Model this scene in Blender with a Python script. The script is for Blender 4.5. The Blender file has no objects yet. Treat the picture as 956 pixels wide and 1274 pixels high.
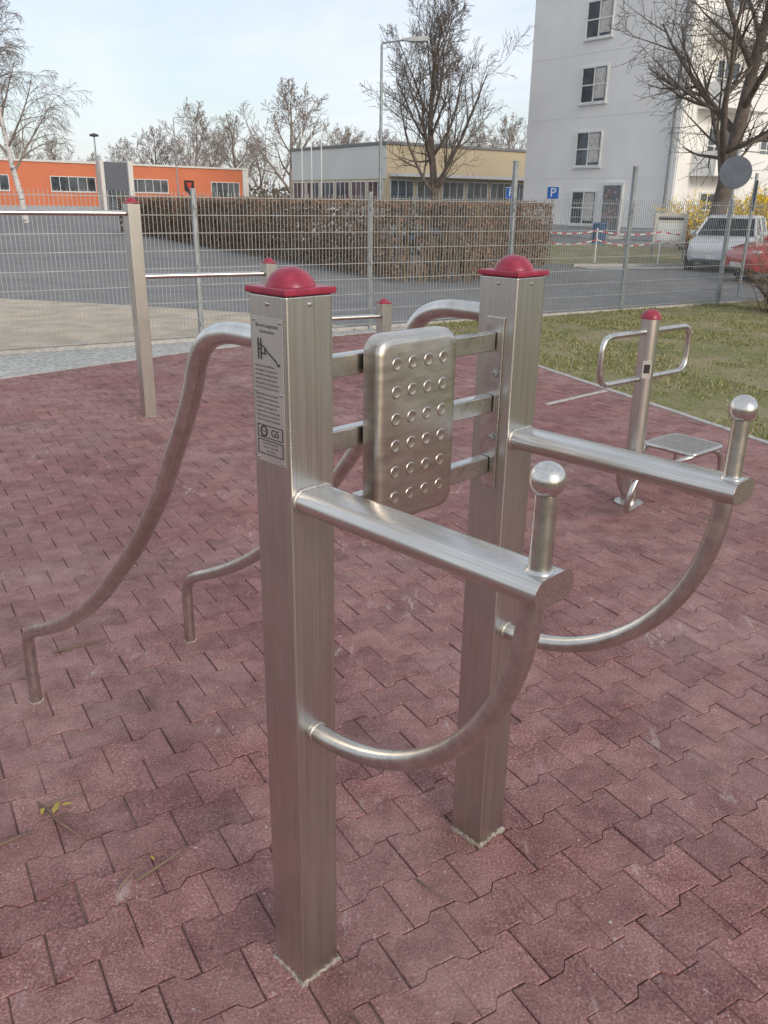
import bpy, math, random
from mathutils import Vector, Matrix, Euler, noise
random.seed(7)
scene = bpy.context.scene
R = math.radians

# ------------------------------------------------------------------ helpers
def link(o):
    scene.collection.objects.link(o); return o

def empty(name, loc=(0,0,0), rz=0):
    e = bpy.data.objects.new(name, None); e.empty_display_size = .1
    e.location = loc; e.rotation_euler = (0,0,rz); link(e); return e

def mesh(name, V, F, mat=None, parent=None, loc=(0,0,0), rot=(0,0,0), smooth=False, angle=None):
    m = bpy.data.meshes.new(name); m.from_pydata([tuple(v) for v in V], [], F); m.update()
    if smooth:
        m.polygons.foreach_set('use_smooth', [True]*len(m.polygons))
        if angle: m.set_sharp_from_angle(angle=R(angle))
    if mat:
        for mm in (mat if isinstance(mat, (list,tuple)) else [mat]): m.materials.append(mm)
    o = bpy.data.objects.new(name, m); o.location = loc; o.rotation_euler = rot
    link(o)
    if parent: o.parent = parent
    return o

def bevel(o, w, seg=3):
    b = o.modifiers.new('bev','BEVEL'); b.width = w; b.segments = seg; b.limit_method='ANGLE'; b.angle_limit=R(35)
    o.data.polygons.foreach_set('use_smooth', [True]*len(o.data.polygons))
    wn = o.modifiers.new('wn','WEIGHTED_NORMAL'); wn.keep_sharp = False
    return o

def boxVF(sx,sy,sz,c=(0,0,0)):
    x,y,z = sx/2,sy/2,sz/2
    V=[(c[0]+i*x,c[1]+j*y,c[2]+k*z) for i in(-1,1) for j in(-1,1) for k in(-1,1)]
    F=[(0,1,3,2),(4,6,7,5),(0,4,5,1),(2,3,7,6),(0,2,6,4),(1,5,7,3)]
    return V,F

def box(name, size, c, mat, parent=None, bev=0, rot=(0,0,0)):
    V,F = boxVF(*size)
    o = mesh(name,V,F,mat,parent,loc=c,rot=rot)
    if bev: bevel(o,bev)
    return o

class Acc:
    def __init__(s): s.V=[]; s.F=[]
    def add(s,V,F):
        n=len(s.V); s.V+= [tuple(v) for v in V]; s.F += [tuple(i+n for i in f) for f in F]
    def box(s,size,c): s.add(*boxVF(size[0],size[1],size[2],c))

def sweep(pts, r, n=14, caps=True):
    pts=[Vector(p) for p in pts]; N=len(pts)
    rr = r if isinstance(r,(list,tuple)) else [r]*N
    T=[]
    for i in range(N):
        a=pts[max(i-1,0)]; b=pts[min(i+1,N-1)]; t=(b-a)
        T.append(t.normalized() if t.length>1e-9 else Vector((0,0,1)))
    up = Vector((0,0,1)) if abs(T[0].z)<.9 else Vector((1,0,0))
    nrm = T[0].cross(up).normalized(); V=[];F=[]
    for i in range(N):
        nrm = (nrm - T[i]*nrm.dot(T[i]))
        nrm = nrm.normalized() if nrm.length>1e-6 else T[i].orthogonal().normalized()
        bn = T[i].cross(nrm)
        for k in range(n):
            a=2*math.pi*k/n
            V.append(pts[i]+(nrm*math.cos(a)+bn*math.sin(a))*rr[i])
    for i in range(N-1):
        for k in range(n):
            k2=(k+1)%n
            F.append((i*n+k,i*n+k2,(i+1)*n+k2,(i+1)*n+k))
    if caps:
        F.append(tuple(range(n-1,-1,-1))); F.append(tuple((N-1)*n+k for k in range(n)))
    return V,F

def tube(name, pts, r, mat, parent=None, n=20):
    V,F=sweep(pts,r,n); return mesh(name,V,F,mat,parent,smooth=True,angle=50)

def catmull(P, per=8):
    P=[Vector(p) for p in P]; Q=[P[0]*2-P[1]]+P+[P[-1]*2-P[-2]]; out=[]
    for i in range(1,len(Q)-2):
        for k in range(per):
            t=k/per; a,b,c,d=Q[i-1],Q[i],Q[i+1],Q[i+2]
            out.append(.5*((2*b)+(-a+c)*t+(2*a-5*b+4*c-d)*t*t+(-a+3*b-3*c+d)*t**3))
    out.append(P[-1]); return out

def fillet(P, rad, seg=8):
    P=[Vector(p) for p in P]; out=[P[0]]
    for i in range(1,len(P)-1):
        a,b,c=P[i-1],P[i],P[i+1]
        d1=(a-b).normalized(); d2=(c-b).normalized()
        ra=min(rad,(a-b).length*.49,(c-b).length*.49)
        p0=b+d1*ra; p1=b+d2*ra
        for k in range(seg+1):
            t=k/seg; out.append((1-t)**2*p0+2*t*(1-t)*b+t*t*p1)
    out.append(P[-1]); return out

def lathe(name, prof, mat, parent=None, loc=(0,0,0), n=28, angle=40, rot=(0,0,0)):
    V=[];F=[]
    for (r,z) in prof:
        for k in range(n):
            a=2*math.pi*k/n; V.append((r*math.cos(a),r*math.sin(a),z))
    for i in range(len(prof)-1):
        for k in range(n):
            k2=(k+1)%n; F.append((i*n+k,i*n+k2,(i+1)*n+k2,(i+1)*n+k))
    F.append(tuple(range(n-1,-1,-1))); F.append(tuple((len(prof)-1)*n+k for k in range(n)))
    return mesh(name,V,F,mat,parent,loc=loc,rot=rot,smooth=True,angle=angle)

def sphere(name, r, loc, mat, parent=None, n=32, sc=(1,1,1)):
    prof=[(max(r*math.sin(math.pi*i/20),1e-4), -r*math.cos(math.pi*i/20)) for i in range(21)]
    o=lathe(name,prof,mat,parent,loc,n,angle=None); o.scale=sc; return o

# ------------------------------------------------------------------ materials
def newmat(name):
    m=bpy.data.materials.new(name); m.use_nodes=True
    nt=m.node_tree; b=nt.nodes['Principled BSDF']; return m,nt,b

def noise_node(nt, scale, detail=3, rough=.6, mapscale=None, coord='Object'):
    tc=nt.nodes.new('ShaderNodeTexCoord'); src=tc.outputs[coord]
    if mapscale:
        mp=nt.nodes.new('ShaderNodeMapping'); mp.inputs['Scale'].default_value=mapscale
        nt.links.new(src,mp.inputs['Vector']); src=mp.outputs[0]
    n=nt.nodes.new('ShaderNodeTexNoise'); n.inputs['Scale'].default_value=scale
    n.inputs['Detail'].default_value=detail; n.inputs['Roughness'].default_value=rough
    nt.links.new(src,n.inputs['Vector']); return n

def ramp(nt, src, stops):
    r=nt.nodes.new('ShaderNodeValToRGB'); e=r.color_ramp.elements
    while len(e)<len(stops): e.new(.5)
    for i,(p,c) in enumerate(stops):
        e[i].position=p; e[i].color=(c[0],c[1],c[2],1) if hasattr(c,'__len__') else (c,c,c,1)
    nt.links.new(src,r.inputs[0]); return r

def mixc(nt,a,b,fac,mode='MIX'):
    m=nt.nodes.new('ShaderNodeMix'); m.data_type='RGBA'; m.blend_type=mode
    for s,i in ((a,6),(b,7)):
        if isinstance(s,(tuple,list)): m.inputs[i].default_value=(*s[:3],1)
        else: nt.links.new(s,m.inputs[i])
    if isinstance(fac,(int,float)): m.inputs[0].default_value=fac
    else: nt.links.new(fac,m.inputs[0])
    return m.outputs[2]

def bump(nt,b,src,strength=.3,dist=.01):
    bp=nt.nodes.new('ShaderNodeBump'); bp.inputs['Strength'].default_value=strength; bp.inputs['Distance'].default_value=dist
    nt.links.new(src,bp.inputs['Height']); nt.links.new(bp.outputs[0],b.inputs['Normal'])

def simple(name,col,rough=.7,metal=0,var=.15,scale=4,bs=0,bscale=60,bdist=.005):
    m,nt,b=newmat(name)
    n=noise_node(nt,scale)
    lo=[c*(1-var) for c in col]; hi=[min(c*(1+var),1) for c in col]
    r=ramp(nt,n.outputs[0],[(.3,lo),(.7,hi)])
    nt.links.new(r.outputs[0],b.inputs['Base Color'])
    b.inputs['Roughness'].default_value=rough; b.inputs['Metallic'].default_value=metal
    if bs:
        n2=noise_node(nt,bscale); bump(nt,b,n2.outputs[0],bs,bdist)
    return m

def steel(name, mapscale, base=(.60,.58,.55), rough=(.20,.36), dirt=.78, brush=.14):
    m,nt,b=newmat(name)
    br=noise_node(nt,1,3,.7,mapscale)
    sm=noise_node(nt,4,4,.6)
    r1=ramp(nt,br.outputs[0],[(.3,[c*(1-brush) for c in base]),(.7,[min(1,c*(1+brush)) for c in base])])
    r2=ramp(nt,sm.outputs[0],[(.3,(dirt,dirt*.98,dirt*.95)),(.62,(1,1,1))])
    c=mixc(nt,r1.outputs[0],r2.outputs[0],1,'MULTIPLY')
    sp=noise_node(nt,110,2,.5); r3=ramp(nt,sp.outputs[0],[(.70,0),(.77,.45)])
    c=mixc(nt,c,(.74,.71,.67),r3.outputs[0])
    nt.links.new(c,b.inputs['Base Color'])
    b.inputs['Metallic'].default_value=1
    rr=ramp(nt,sm.outputs[0],[(.3,rough[1]),(.7,rough[0])])
    mx=mixc(nt,rr.outputs[0],br.outputs[0],.15)
    nt.links.new(mx,b.inputs['Roughness'])
    bump(nt,b,br.outputs[0],.08,.0006)
    return m

M_post = steel('brushed_steel_post',(260,260,3),base=(.61,.59,.56),rough=(.24,.40),brush=.10)
M_bar  = steel('brushed_steel_bar',(30,30,30),base=(.62,.605,.58),rough=(.18,.32),dirt=.84)
M_arm  = steel('brushed_steel_arm',(220,4,220),base=(.68,.66,.635),rough=(.17,.30),dirt=.86)
M_pad  = steel('pressed_steel_pad',(14,14,60),base=(.60,.56,.51),rough=(.22,.34),dirt=.80)
M_cap,nt,b=newmat('red_plastic_cap')
n=noise_node(nt,30); r=ramp(nt,n.outputs[0],[(.35,(.26,.018,.045)),(.7,(.38,.04,.075))]); nt.links.new(r.outputs[0],b.inputs['Base Color'])
b.inputs['Roughness'].default_value=.36
M_screw = simple('screw_steel',(.45,.45,.44),.35,1)
M_plate = simple('engraved_plate',(.56,.54,.51),.42,.75,.08,8)
M_ink = simple('black_ink',(.02,.02,.02),.6)
M_weld = simple('weld_bead',(.60,.57,.53),.42,1,.3,200,.6,300,.001)
M_galv = simple('galvanised_steel',(.30,.32,.33),.5,.5,.2,6)
M_wire = simple('fence_wire',(.32,.34,.35),.5,.4,.15,3)
M_mortar = simple('mortar',(.34,.29,.25),.95,0,.45,70,.8,120,.004)

# ------------------------------------------------------------------ ground
def sheet(name, poly, z, mat):
    return mesh(name,[(x,y,z) for x,y in poly],[tuple(range(len(poly)))],mat)

m,nt,b=newmat('ground_soil'); n1=noise_node(nt,.25,4); n2=noise_node(nt,12,4,.7)
c1=ramp(nt,n1.outputs[0],[(.35,(.10,.10,.045)),(.65,(.17,.14,.09))]); c2=ramp(nt,n2.outputs[0],[(.3,(.6,.6,.6)),(.7,(1.2,1.2,1.2))])
nt.links.new(mixc(nt,c1.outputs[0],c2.outputs[0],1,'MULTIPLY'),b.inputs['Base Color']); b.inputs['Roughness'].default_value=1
M_soil=m
sheet('ground',[(-900,-60),(900,-60),(900,1500),(-900,1500)],-.03,M_soil)

m,nt,b=newmat('asphalt'); n1=noise_node(nt,.18,5,.65); n2=noise_node(nt,90,2,.7); n3=noise_node(nt,1.3,5,.7)
c1=ramp(nt,n1.outputs[0],[(.3,(.16,.16,.162)),(.7,(.235,.23,.222))]); c2=ramp(nt,n2.outputs[0],[(.3,(.75,.75,.75)),(.7,(1.2,1.2,1.2))])
c3=ramp(nt,n3.outputs[0],[(.35,(.82,.82,.83)),(.6,(1.1,1.08,1.05))])
c=mixc(nt,mixc(nt,c1.outputs[0],c2.outputs[0],1,'MULTIPLY'),c3.outputs[0],1,'MULTIPLY')
nt.links.new(c,b.inputs['Base Color']); b.inputs['Roughness'].default_value=.85
M_asph=m
FD=Vector((.857,.515)).normalized(); F0=Vector((-.25,12.09)); FN=Vector((-FD.y,FD.x))
def fp(t,off=0): p=F0+FD*t+FN*off; return (p.x,p.y)
sheet('asphalt_yard',[fp(-60,.25),fp(30,.25),(60,45),(60,85),(-20,128),(-120,70)],-.018,M_asph)

M_sand=simple('sandy_gravel',(.50,.42,.32),.95,0,.25,2.2,.6,50,.01)
M_grav=simple('pale_gravel',(.46,.455,.43),.95,0,.4,18,.8,70,.012)
sheet('sand_strip',[fp(-25,.3),fp(-.2,.3),fp(-.6,2.0),fp(-2.2,4.0),fp(-5,7.0),fp(-25,13)],-.010,M_sand)
sheet('gravel_path',[(-8.2,3.0),(-3.85,8.1),(-2.25,9.95),(.45,12.3),fp(0.4,.28),fp(-25,.28),(-16,-1)],-.012,M_grav)

def lawnmat(name,a,bcol,straw):
    m,nt,b=newmat(name); n1=noise_node(nt,1.1,5,.7); n2=noise_node(nt,40,4,.75)
    c1=ramp(nt,n2.outputs[0],[(.3,a),(.6,bcol),(.8,straw)])
    c2=ramp(nt,n1.outputs[0],[(.40,0),(.60,.85)])
    c=mixc(nt,c1.outputs[0],straw,c2.outputs[0])
    nt.links.new(c,b.inputs['Base Color']); b.inputs['Roughness'].default_value=1
    bump(nt,b,n2.outputs[0],.8,.02); return m
M_lawn=lawnmat('lawn_ground',(.11,.12,.04),(.22,.22,.08),(.33,.265,.165))
def edgeX(y): return 1.652+(9.32-y)*.4036
lawnpoly=[(edgeX(12.2),12.2),(edgeX(-1.5),-1.5),(16,-1.5),(16,21.2),fp(13,.2),fp(.6,.2)]
sheet('lawn',lawnpoly,-.004,M_lawn)
sheet('verge_lawn',[(4.4,27.5),(5.5,25.6),(12.0,27.0),(16,34),(15,38.5),(12.0,38.5),(6.5,41)],-.008,M_lawn)
sheet('sidewalk',[(5.6,24.3),(12.6,25.6),(19,34),(17.6,35),(12.1,26.9),(5.5,25.5)],-.006,simple('paving_slabs',(.38,.36,.34),.9,0,.15,3))

# pavers -------------------------------------------------------------
field=[(-8,-1.5),(edgeX(-1.5)-.0,-1.5),(edgeX(12.2),12.2),(-2.2,10.0),(-3.8,8.15),(-8,3.2)]
def clip(poly,cl):
    out=poly
    for i in range(len(cl)):
        ax,ay=cl[i]; bx,by=cl[(i+1)%len(cl)]
        inp=out; out=[]
        if not inp: break
        def side(p): return (bx-ax)*(p[1]-ay)-(by-ay)*(p[0]-ax)
        for j in range(len(inp)):
            p=inp[j]; q=inp[(j+1)%len(inp)]; sp=side(p); sq=side(q)
            if sp>=0: out.append(p)
            if (sp>=0)!=(sq>=0):
                t=sp/(sp-sq); out.append((p[0]+(q[0]-p[0])*t,p[1]+(q[1]-p[1])*t))
    return out
L,h1,h2=.100,.082,.058; pitch=h1+h2
outl=[(-L,-h1),(-.062,-h1),(-.038,-h2),(.038,-h2),(.062,-h1),(L,-h1),(L,h1),(.062,h1),(.038,h2),(-.038,h2),(-.062,h1),(-L,h1)]
ang=R(31); ca,sa=math.cos(ang),math.sin(ang)
V=[];F=[];fr=[]
rp=random.Random(3)
for j in range(-110,130):
    for i in range(-75,90):
        cx=i*2*L+(L if j%2 else 0); cy=j*pitch
        wx=cx*ca-cy*sa; wy=cx*sa+cy*ca
        if not(-8.2<wx<6.3 and -1.7<wy<12.6): continue
        if wy<-.2 and abs(wx)>3: continue
        pl=[(wx+x*ca-y*sa, wy+x*sa+y*ca) for x,y in outl]
        ins=all(((field[(k+1)%6][0]-field[k][0])*(p[1]-field[k][1])-(field[(k+1)%6][1]-field[k][1])*(p[0]-field[k][0]))>=0 for p in pl for k in range(6))
        if not ins: pl=clip(pl,field)
        if len(pl)<3: continue
        mx=sum(p[0] for p in pl)/len(pl); my=sum(p[1] for p in pl)/len(pl)
        k=len(pl); n0=len(V); dz=rp.uniform(-.0016,.0016); tx=rp.uniform(-.016,.016); ty=rp.uniform(-.016,.016)
        jx=rp.uniform(-.0016,.0016); jy=rp.uniform(-.0016,.0016)
        for s,zz in ((.990,-.0075),(.982,-.0025),(.952,0)):
            for p in pl:
                ox=(p[0]-mx); oy=(p[1]-my)
                V.append((mx+jx+ox*s+rp.uniform(-.0009,.0009),my+jy+oy*s+rp.uniform(-.0009,.0009),zz+dz+ox*tx+oy*ty))
        v=rp.random()
        for lv in (0,1):
            for q in range(k):
                q2=(q+1)%k; F.append((n0+lv*k+q,n0+lv*k+q2,n0+(lv+1)*k+q2,n0+(lv+1)*k+q)); fr.append(v)
        F.append(tuple(n0+2*k+q for q in range(k))); fr.append(v)
m,nt,b=newmat('red_rubber_paver')
at=nt.nodes.new('ShaderNodeAttribute'); at.attribute_name='stone'
n1=noise_node(nt,150,2,.8); n2=noise_node(nt,1.0,5,.65); n3=noise_node(nt,8,4,.75); n4=noise_node(nt,48,2,.6)
c=ramp(nt,n1.outputs[0],[(.27,(.090,.034,.034)),(.46,(.225,.092,.088)),(.60,(.325,.155,.145)),(.76,(.55,.39,.365))]).outputs[0]
c=mixc(nt,c,ramp(nt,at.outputs['Fac'],[(0,(.78,.77,.77)),(.5,(1,1,1)),(1,(1.14,1.17,1.16))]).outputs[0],1,'MULTIPLY')
c=mixc(nt,c,(.40,.275,.25),ramp(nt,n2.outputs[0],[(.40,0),(.70,.5)]).outputs[0])
c=mixc(nt,c,ramp(nt,n3.outputs[0],[(.3,(.74,.72,.72)),(.6,(1.1,1.1,1.1))]).outputs[0],1,'MULTIPLY')
c=mixc(nt,c,(.58,.49,.455),ramp(nt,n4.outputs[0],[(.68,0),(.79,.75)]).outputs[0])
n5=noise_node(nt,1,4,.8,(22,6,1)); n6=noise_node(nt,2.3,2,.5)
sc_=nt.nodes.new('ShaderNodeMath'); sc_.operation='MULTIPLY'
nt.links.new(ramp(nt,n5.outputs[0],[(.56,0),(.64,1)]).outputs[0],sc_.inputs[0]); nt.links.new(ramp(nt,n6.outputs[0],[(.54,0),(.64,.55)]).outputs[0],sc_.inputs[1])
c=mixc(nt,c,(.54,.45,.42),sc_.outputs[0])
nt.links.new(c,b.inputs['Base Color']); b.inputs['Roughness'].default_value=.82
bump(nt,b,n1.outputs[0],.7,.0035); M_pav=m
o=mesh('red_interlocking_pavers',V,F,M_pav)
a=o.data.attributes.new('stone','FLOAT','FACE'); a.data.foreach_set('value',fr)
M_bed=simple('joint_sand',(.17,.12,.10),1,0,.75,7)
sheet('paver_bedding',field,-.0075,M_bed)

M_kerb=simple('concrete_kerb',(.44,.42,.39),.9,0,.2,15,.4,80,.003)
def kerb(name,p,q,w=.06,h=.02):
    p=Vector(p);q=Vector(q);d=q-p;nseg=max(1,int(d.length)); A=Acc(); ang=math.atan2(d.y,d.x)
    for i in range(nseg):
        l=d.length/nseg; A.box((l-.006,w,.1),((i+.5)*l,0,h/2-.05+random.uniform(-.001,.001)))
    o=mesh(name,A.V,A.F,M_kerb,loc=(p.x,p.y,0),rot=(0,0,ang)); bevel(o,.004,2); return o
kerb('kerb_edging',(edgeX(12.3)+.03,12.3),(edgeX(-1.5)+.03,-1.5))
kerb('kerb_edging',(1.45,7.42),(edgeX(8.05)-.02,8.05),.05,.012)
kerb('kerb_edging',(-8.03,3.25),(-3.83,8.2),.06,.012); kerb('kerb_edging',(-3.83,8.2),(-2.22,10.05),.06,.012); kerb('kerb_edging',(-2.22,10.05),(edgeX(12.2),12.28),.06,.012)
kerb('road_kerb',(5.4,25.4),(12.2,26.8),.14,.12)

def inpoly(x,y,P):
    c=False
    for i in range(len(P)):
        x1,y1=P[i];x2,y2=P[i-1]
        if (y1>y)!=(y2>y) and x<(x2-x1)*(y-y1)/(y2-y1)+x1: c=not c
    return c
V=[];F=[];mi=[]
rg=random.Random(5); cnt=0
while cnt<36000:
    y=rg.uniform(2.5,16); x=rg.uniform(.6,9)
    if x<edgeX(y)+.05 or not inpoly(x,y,lawnpoly): continue
    if x>y*.62+1: continue
    dens=noise.noise((x*.9,y*.9,0))+.5*noise.noise((x*2.7,y*2.7,3))
    if dens<-.05 and rg.random()<.85: continue
    h=rg.uniform(.010,.034)*(1.3 if dens>.1 else .8); a=rg.uniform(0,6.28); w=rg.uniform(.003,.006)*(1+y*.06)
    lx,ly=rg.uniform(-.03,.03),rg.uniform(-.03,.03)
    n0=len(V); V+=[(x-w*math.cos(a),y-w*math.sin(a),-.005),(x+w*math.cos(a),y+w*math.sin(a),-.005),(x+lx,y+ly,h)]
    F.append((n0,n0+1,n0+2)); mi.append(0 if rg.random()<.42 else (1 if rg.random()<.5 else 2)); cnt+=1
o=mesh('grass_blades',V,F,[simple('grass_a',(.18,.21,.06),.8),simple('grass_b',(.27,.27,.095),.8),simple('grass_straw',(.42,.35,.21),.9)])
o.data.polygons.foreach_set('material_index',mi)

V=[];F=[]
for i in range(2100):
    if i<1600:
        t=rg.uniform(-1,9); off=-abs(rg.gauss(0,1.0)); x,y=fp(t,off)
    else:
        x=rg.uniform(-5,4); y=rg.uniform(1.0,11)
    s=rg.uniform(.008,.026) if i<1600 else rg.uniform(.002,.007); a=rg.uniform(0,6.28)
    z=.006 if i<1600 else .003
    n0=len(V)
    for k,(px,py) in enumerate(((-1,0),(0,-.5),(1,0),(0,.5))):
        V.append((x+s*(px*math.cos(a)-py*math.sin(a)),y+s*(px*math.sin(a)+py*math.cos(a)),z+rg.uniform(0,s*.5)))
    F.append((n0,n0+1,n0+2,n0+3))
mesh('fallen_leaves',V,F,simple('dry_leaf',(.22,.145,.08),.9,0,.4,5))
# tiny pale crumbs scattered over the paving
V=[];F=[]
for i in range(1500):
    x=rg.uniform(-5,4); y=.9+9*rg.random()**1.6; s=rg.uniform(.0008,.0028)*(1.8 if rg.random()<.06 else 1); a=rg.uniform(0,6.28)
    n0=len(V)
    for k in range(5):
        aa=a+k*1.2566; q=s*rg.uniform(.6,1.3); V.append((x+q*math.cos(aa),y+q*math.sin(aa),.0025))
    V.append((x,y,.0025+s)); F+=[(n0+k,n0+(k+1)%5,n0+5) for k in range(5)]
mesh('paving_crumbs',V,F,simple('crumbs',(.50,.44,.37),.9,0,.5,3))
M_twig=simple('twig_bark',(.19,.14,.09),.9,0,.3,20)
A=Acc()
tw=[((-1.13,1.79),(-.98,1.91),.0042),((-1.02,2.03),(-.83,1.88),.0036),((-.99,2.0),(-.90,2.08),.003),((-.93,1.97),(-.86,1.98),.002),((-.64,1.73),(-.53,1.86),.004),((-.68,1.70),(-.63,1.83),.003),((-1.3,2.9),(-1.12,3.02),.004),((1.25,2.2),(1.42,2.12),.003),((-.06,1.35),(0.0,1.29),.003),((.1,1.75),(.19,1.67),.003),((-.85,2.6),(-.78,2.5),.003),((1.55,2.75),(1.70,2.78),.003)]
for i in range(110):
    x=rg.uniform(-4,2.5);y=rg.uniform(1.1,8);a=rg.uniform(0,6.28);l=rg.uniform(.02,.09)
    tw.append(((x,y),(x+l*math.cos(a),y+l*math.sin(a)),rg.uniform(.0008,.0022)))
for p,q,r_ in tw:
    p=Vector((*p,.005));q=Vector((*q,.006)); mid=(p+q)/2+Vector((rg.uniform(-.01,.01),rg.uniform(-.01,.01),.004))
    VV,FF=sweep([p,mid,q],[r_,r_*.8,r_*.4],6); A.add(VV,FF)
mesh('fallen_twigs',A.V,A.F,M_twig,smooth=True)
A=Acc()
for (cx,cy,s) in ((-.955,2.005,.022),(-.99,1.99,.016),(-.93,2.02,.014),(-.62,1.81,.010)):
    a=rg.uniform(0,6.28)
    A.add([(cx+s*(px*math.cos(a)-py*math.sin(a)),cy+s*(px*math.sin(a)+py*math.cos(a)),.006+abs(py)*.01) for px,py in ((-1.2,0),(-.3,-.4),(.8,-.2),(1.2,0),(.6,.35),(-.4,.4))],[(0,1,2,3,4,5)])
mesh('yellow_leaf',A.V,A.F,simple('yellow_leaf',(.38,.29,.06),.7))
A=Acc()
for (cx,cy) in ((.262,1.885),(.30,1.90),(.22,1.93)):
    for k in range(26):
        x=cx+rg.gauss(0,.014);y=cy+rg.gauss(0,.012);a=rg.uniform(0,6.28);h=rg.uniform(.006,.022);w=.0012
        A.add([(x-w*math.cos(a),y-w*math.sin(a),-.002),(x+w*math.cos(a),y+w*math.sin(a),-.002),(x+rg.gauss(0,.012),y+rg.gauss(0,.012),h)],[(0,1,2)])
mesh('dry_grass_tuft',A.V,A.F,simple('dry_tuft',(.28,.24,.13),.9,0,.3,40))

# ------------------------------------------------------------------ main station
st=empty('dip_and_leg_raise_station',(-.169,1.503,0),R(45))
PW=.105; PH=1.548; GAP=.64
def cap(parent,x,y,z,w=PW,pref='cap'):
    box(pref+'_flange',(w+.010,w+.010,.012),(x,y,z+.006),M_cap,parent,.003)
    lathe(pref+'_dome',[(w*.425,0),(w*.42,.003),(w*.385,.011),(w*.315,.020),(w*.21,.028),(w*.09,.0315),(.0005,.032)],M_cap,parent,(x,y,z+.0115),32,60)
def mortar(parent,x,y,w=PW):
    V=[];n=64;F=[]
    for ring,(s,z) in enumerate(((1.0,.007),(1.05,.006),(1.15,-.004))):
        for k in range(n):
            a=2*math.pi*k/n; c_,s_=math.cos(a),math.sin(a); q=1/max(abs(c_),abs(s_)); rr=w/2*q*s*(1+(random.uniform(-.06,.06) if ring else 0))
            V.append((x+rr*c_,y+rr*s_,z*(1+random.uniform(-.5,.5) if ring<2 else 1)))
    for i in range(2):
        for k in range(n):
            k2=(k+1)%n;F.append((i*n+k,(i+1)*n+k,(i+1)*n+k2,i*n+k2))
    mesh('mortar_skirt',V,F,M_mortar,parent,smooth=True)
for i,x in enumerate((0,GAP)):
    box('post_%d'%(i+1),(PW,PW,PH+.1),(x,0,(PH-.1)/2),M_post,st,.0045)
    cap(st,x,0,PH,pref='cap_%d'%(i+1)); mortar(st,x,0)
    for (dx,dy,rot) in ((-PW/2,0,(0,R(-90),0)),(0,-PW/2,(R(90),0,0))):
        lathe('cap_screw',[(.0045,0),(.0042,.002),(.002,.0028)],M_screw,st,(x+dx,dy,PH-.016),12,rot=rot)
    aw,at_=.046,.0215; zc=1.180; prof=[]
    for k in range(10): a=-math.pi/2+math.pi*k/9; prof.append((aw-at_+at_*math.cos(a),at_*math.sin(a)))
    for k in range(10): a=math.pi/2+math.pi*k/9; prof.append((-(aw-at_)+at_*math.cos(a),at_*math.sin(a)))
    y0,y1=-PW/2+.001,-.588; n=len(prof)
    V=[(px,y0,pz) for px,pz in prof]+[(px,y1,pz) for px,pz in prof]
    F=[(k,(k+1)%n,n+(k+1)%n,n+k) for k in range(n)]+[tuple(range(n)),tuple(range(2*n-1,n-1,-1))]
    o=mesh('forearm_rest_%d'%(i+1),V,F,M_arm,st,loc=(x,0,zc),smooth=True,angle=50)
    bv=o.modifiers.new('b','BEVEL'); bv.width=.0025; bv.segments=3; bv.limit_method='ANGLE'; bv.angle_limit=R(60)
    bead=[(x+px*1.02,y0-.0025,zc+pz*1.03) for px,pz in prof]; bead.append(bead[0])
    V,F=sweep(bead,.003,8,False); mesh('weld_rest_%d'%(i+1),V,F,M_weld,st,smooth=True)
    gy=-.560
    lathe('grip_rod_%d'%(i+1),[(.0225,0),(.0215,.003),(.0180,.006),(.0170,.012),(.0165,.118)],M_bar,st,(x,gy,zc+at_-.001),28,35)
    lathe('grip_collar_%d'%(i+1),[(.0145,0),(.0145,.012),(.016,.016)],M_bar,st,(x,gy,zc+at_+.108),28,35)
    sphere('grip_ball_%d'%(i+1),.0265,(x,gy,1.340),M_arm,st)
    rad=.497; cy,cz=-.055,1.162; pts=[]
    for k in range(33):
        a=math.pi/2*k/32; pts.append((x,cy-rad*math.sin(a),cz-rad*math.cos(a)))
    tube('curved_brace_%d'%(i+1),[(x,-.05,cz-rad)]+pts,.0195,M_bar,st,24)
    ring=[(x+.0205*math.cos(a),-PW/2-.002,cz-rad+.0205*math.sin(a)) for a in [2*math.pi*k/20 for k in range(21)]]
    V,F=sweep(ring,.0028,8,False); mesh('weld_brace_%d'%(i+1),V,F,M_weld,st,smooth=True)
    P=[(.05,1.457),(.13,1.458),(.20,1.455),(.262,1.436),(.305,1.395),(.338,1.32),(.38,1.24),(.428,1.165),(.49,1.065),(.56,.975),(.65,.868),(.755,.765),(.89,.64),(1.047,.522),(1.2,.428),(1.33,.362),(1.43,.315),(1.485,.278),(1.508,.235),(1.512,.17),(1.513,.08),(1.514,-.03)]
    tube('sloping_rail_%d'%(i+1),catmull([(x,a_,b_) for a_,b_ in P],5),.0215,M_bar,st,24)
    lathe('weld_rail_%d'%(i+1),[(.0225,0),(.025,.003),(.0225,.006)],M_weld,st,(x,PW/2,1.457),20,rot=(R(-90),0,0))
    lathe('rail_foot_ring_%d'%(i+1),[(.027,-.006),(.025,.002),(.022,.004)],M_mortar,st,(x,1.513,0),20)
for k,z in enumerate((1.406,1.262,1.114)):
    box('cross_bar_%d'%(k+1),(GAP-PW-.012,.028,.042),(GAP/2-.004,.004,z),M_bar,st,.003)
    box('cross_bar_foot_%d'%(k+1),(.006,.036,.05),(PW/2+.003,.004,z),M_weld,st,.002)
box('mounting_plate',(.006,.05,.40),(GAP-PW/2-.0035,-.002,1.26),M_bar,st,.002)
for z in (1.335,1.185):
    lathe('plate_bolt',[(.0115,0),(.0115,.003),(.007,.0035),(.007,.009),(.0045,.011)],M_screw,st,(GAP-PW/2-.006,-.016,z),6,20,rot=(0,R(-90),0))
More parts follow.
